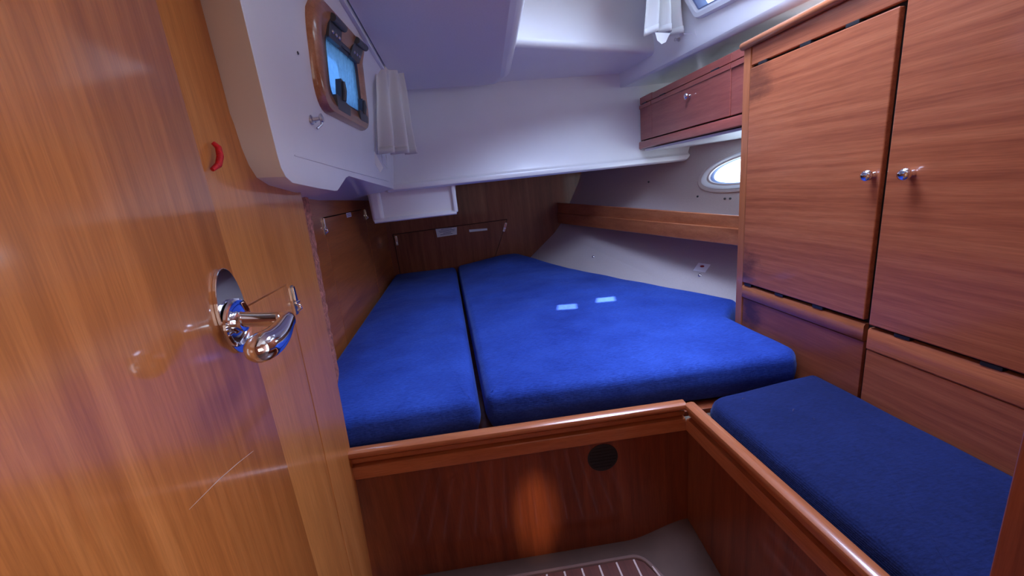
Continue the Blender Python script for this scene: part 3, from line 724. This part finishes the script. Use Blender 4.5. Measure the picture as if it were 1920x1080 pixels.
box('lower_panel', (X - .003, X + .014), (.335, .8705), (.36, .5785), 'ward', wd, .001)

# ---- overhead locker above the berth side
lk = thing('overhead_locker', (1.25, 1.95, 1.23), 'small mahogany overhead locker with a chrome knob behind the wardrobe', 'locker')
LX = 1.12
box('carcass', (LX + .016, LX + .22), (1.405, 2.385), (1.235, 1.500), 'dark', lk, bevel=0)
segs = [(2.2475, 2.392), (1.588, 2.2445), (1.405, 1.585)]
for i, (a, b) in enumerate(segs):
    dz = (0.004, 0, 0)[i]
    box('top_rail', (LX, LX + .018), (a, b), (1.4755, 1.508 + dz), 'lock', lk, .002)
    dd = box('locker_door', (LX - (.002 if i == 1 else 0), LX + .016), (a, b), (1.279, 1.4715), 'lock', lk, .002)
    box('door_strip', (LX - .006, LX - .001), (a + .001, b - .001), (1.4505, 1.4705), 'lock', dd, .0015)
    if i == 1:
        lathe('keyhole_plate', (LX - .002, 1.905, 1.414), (-1, 0, 0), [(.010, 0), (.010, .003), (.008, .004)], 'steel', dd, 18)
        knob(dd, (LX - .003, 1.868, 1.414), (-1, 0, 0), .95)
        hs_ = (2.13, 1.69)
    else: hs_ = (2.33,) if i == 0 else (1.46,)
    for y in hs_: box('hinge', (LX - .003, LX + .010), (y - .026, y + .026), (1.470, 1.478), 'black', dd, .001)
sweep('bottom_rail', [(-.02, 1.232), (.004, 1.230), (.010, 1.234), (.010, 1.266), (.006, 1.272), (-.02, 1.272)], (LX, 1.405), (LX, 2.395), (-1, 0), 'lock', lk)
V, F = boxvf(LX + .012, 1.66, 1.405, 2.37, 1.216, 1.228)
V = [(x if x < 1.3 else hull_x(y, 1.222) - .002, y, z) for x, y, z in V]
obj('underside', V, F, 'gel', lk, bevel=.002)

# ---- fiddled shelf along the hull
sh = thing('hull_shelf', (1.0, 2.5, .75), 'mahogany shelf with a two-step fiddle rail along the hull side', 'shelf')
a, b = Vector((.832, 3.385)), Vector((1.225, 1.43)); d = (b - a).normalized(); nn = Vector((d.y, -d.x))
def shelf_board(name, za, zb, o0, o1, mat):
    V = []
    for p, (l, h) in ((a, za), (b, zb)):
        for o in (o0, o1):
            q = p + nn * o
            V += [(q.x, q.y, l), (q.x, q.y, h)]
    F = [(0, 1, 3, 2), (4, 6, 7, 5), (0, 4, 5, 1), (2, 3, 7, 6), (0, 2, 6, 4), (1, 5, 7, 3)]
    return obj(name, V, F, mat, sh, bevel=.004, seg=3)
sgn = 1 if nn.x < 0 else -1
shelf_board('lower_fiddle', (.753, .838), (.745, .818), sgn * .010, -sgn * .012, 'mold_y')
shelf_board('upper_fiddle', (.838, .924), (.814, .868), sgn * .001, -sgn * .018, 'mold_y')
V, F = [], []
for (y, ze) in ((3.385, .775), (2.6, .772), (1.9, .770), (1.43, .768)):
    t = (a.y - y) / (a.y - b.y); x = a.x + (b.x - a.x) * t + .008
    V += [(x, y, ze), (hull_x(y, ze) + .004, y, ze), (x, y, ze + .014), (hull_x(y, ze) + .004, y, ze + .014)]
for i in range(3):
    s = i * 4
    for p, q in ((0, 1), (1, 3), (3, 2), (2, 0)): F.append((s + p, s + q, s + 4 + q, s + 4 + p))
F += [(0, 2, 3, 1), (12, 13, 15, 14)]
obj('shelf_board', V, F, 'mold_y', sh)

# ---- curtains
def curtain(name, top, bot, ztop, zbot, amp, n, label, mat='curtain', sag=0.0, seed=0, skew=0.0):
    """pleated cloth hanging between two plan paths; top / bot = (start, end) in plan"""
    V, F = [], []; NU, NV = 72, 26
    a0, a1, b0, b1 = (Vector(p) for p in (*top, *bot))
    for j in range(NV + 1):
        v = j / NV
        for i in range(NU + 1):
            u = i / NU; p = a0.lerp(a1, u).lerp(b0.lerp(b1, u), v)
            nrm = Vector((-(b1 - b0).y, (b1 - b0).x)).normalized()
            w_ = math.sin(u * n * 2 * math.pi + .8 * noise.noise(Vector((u * 3, v * 1.2, seed)))) * amp * (.45 + .75 * v) + .6 * amp * noise.noise(Vector((u * 5, v * 2.2, seed + 4)))
            z = ztop + (zbot - ztop) * v + sag * v * math.sin(u * math.pi * 1.5 + .4) + skew * v * u
            p = p + nrm * w_
            V.append((p.x, p.y, z))
    for j in range(NV):
        for i in range(NU): q = j * (NU + 1) + i; F.append((q, q + 1, q + NU + 2, q + NU + 1))
    c = thing(name, (sum(v[0] for v in V) / len(V), sum(v[1] for v in V) / len(V), min(v[2] for v in V)), label, 'curtain')
    obj('cloth', V, F, mat, c, smooth=180, solid=.0012)
    # turned hem along the foot
    HV = []; HF = []
    last = V[NV * (NU + 1):]; pre = V[(NV - 2) * (NU + 1):(NV - 1) * (NU + 1)]
    for p, q in zip(last, pre):
        HV += [(p[0] + .0015, p[1] - .002, p[2] + .0005), (q[0] + .0015, q[1] - .002, q[2])]
    for i in range(NU): HF.append((2 * i, 2 * i + 1, 2 * i + 3, 2 * i + 2))
    obj('hem', HV, HF, mat, c, smooth=180, solid=.001)
    return c
cl = curtain('curtain', ((-.248, 1.86), (-.160, 1.99)), ((-.305, 1.86), (-.168, 2.02)), 1.66, 1.292, .022, 2.6, 'white curtain gathered in the corner beside the port window', seed=1)
tube('tie_string', [(-.298, 1.90, 1.292), (-.305, 1.93, 1.262), (-.292, 1.95, 1.235), (-.288, 1.94, 1.262), (-.284, 1.93, 1.292)], .0016, 'curtain', cl, 6)
obj('loose_tail', [(-.338, 1.84, 1.30), (-.318, 1.86, 1.30), (-.298, 1.88, 1.235), (-.312, 1.87, 1.215), (-.325, 1.86, 1.25)], [(0, 1, 2, 3, 4)], 'curtain', cl, solid=.001)
cr = thing('curtain_rail', (-.25, 1.2, 1.64), 'slim dark curtain track running along the headliner edge', 'curtain rail')
box('track', (-.238, -.2245), (.45, 2.30), (1.621, 1.636), 'white_pl', cr, .002)
box('slot', (-.244, -.238), (.45, 2.30), (1.623, 1.632), 'slate', cr, .0005)
c2 = curtain('curtain', ((.905, 1.80), (1.080, 1.885)), ((.868, 1.80), (1.112, 1.885)), 2.02, 1.645, .020, 3.5, 'white curtain bunched at the roof-side window by the wardrobe', sag=.012, seed=7, skew=.04)
obj('loose_tail', [(.915, 1.795, 1.66), (.985, 1.80, 1.655), (.965, 1.80, 1.622), (.945, 1.798, 1.615), (.925, 1.797, 1.63)], [(0, 1, 2, 3, 4)], 'curtain', c2, solid=.001)
tube('tie_string', [(1.06, 1.86, 1.68), (1.075, 1.84, 1.66), (1.10, 1.83, 1.655), (1.112, 1.815, 1.64), (1.108, 1.82, 1.67)], .0013, 'paper', c2, 6)
tag(lathe('curtain_stud', stb(1.925, 1.665, 0), (-1, -.2, 0), [(.008, 0), (.008, .004), (.004, .006), (.004, .018), (.008, .021), (.002, .024)], 'steel', None, 12), 'small steel stud on the white wall below the roof-side curtain', 'stud')

# ---- teak board on the sole
gr = thing('floor_grating', (.1, .6, -.06), 'dark teak floor board with pale caulked seams', 'floor board')
go = rounded([(-.34, .10), (.452, .10), (.452, .858), (.415, .953), (-.34, .985)], [.02, .02, .05, .06, .02], 6)
slab('base', offset(go, .004), -.061, -.042, 'rim', gr)
ring('rim', go, offset(go, .016), lambda u, v, d: (u, v, -.042 - d), [(0, -.018), (0, .008), (.3, .0125), (.8, .0125), (1, .008), (1, -.006)], 'rim', gr)
gi = offset(go, .0175)
xs = [.382 - .0535 * k for k in range(0, 15)]
def span(x):
    ys = []
    for i in range(len(gi)):
        p, q = gi[i - 1], gi[i]
        if (p[0] - x) * (q[0] - x) < 0: ys.append(p[1] + (q[1] - p[1]) * (x - p[0]) / (q[0] - p[0]))
    return (min(ys), max(ys)) if len(ys) >= 2 else None
bounds = [.4335] + xs
for k in range(len(bounds) - 1):
    hi_, lo_ = bounds[k], bounds[k + 1]
    s1, s0 = span(hi_ - .003), span(lo_ + .003)
    if not s1 or not s0: continue
    m_ = (hi_ + lo_) / 2; sm = span(m_)
    slab('plank', [(lo_ + .0032, s0[0]), (hi_ - .0032, s1[0]), (hi_ - .0032, s1[1]), (m_, sm[1]), (lo_ + .0032, s0[1])], -.043, -.0305, 'teak', gr)
    ss = span(lo_)
    if ss: slab('seam', [(lo_ - .0030, ss[0]), (lo_ + .0030, ss[0]), (lo_ + .0030, ss[1] - .002), (lo_ - .0030, ss[1] - .002)], -.043, -.0300, 'caulk', gr)
tube('seam', [(.4355, .30, -.0315), (.4355, .852, -.0315), (.425, .90, -.0315)], .003, 'caulk', gr, 6)
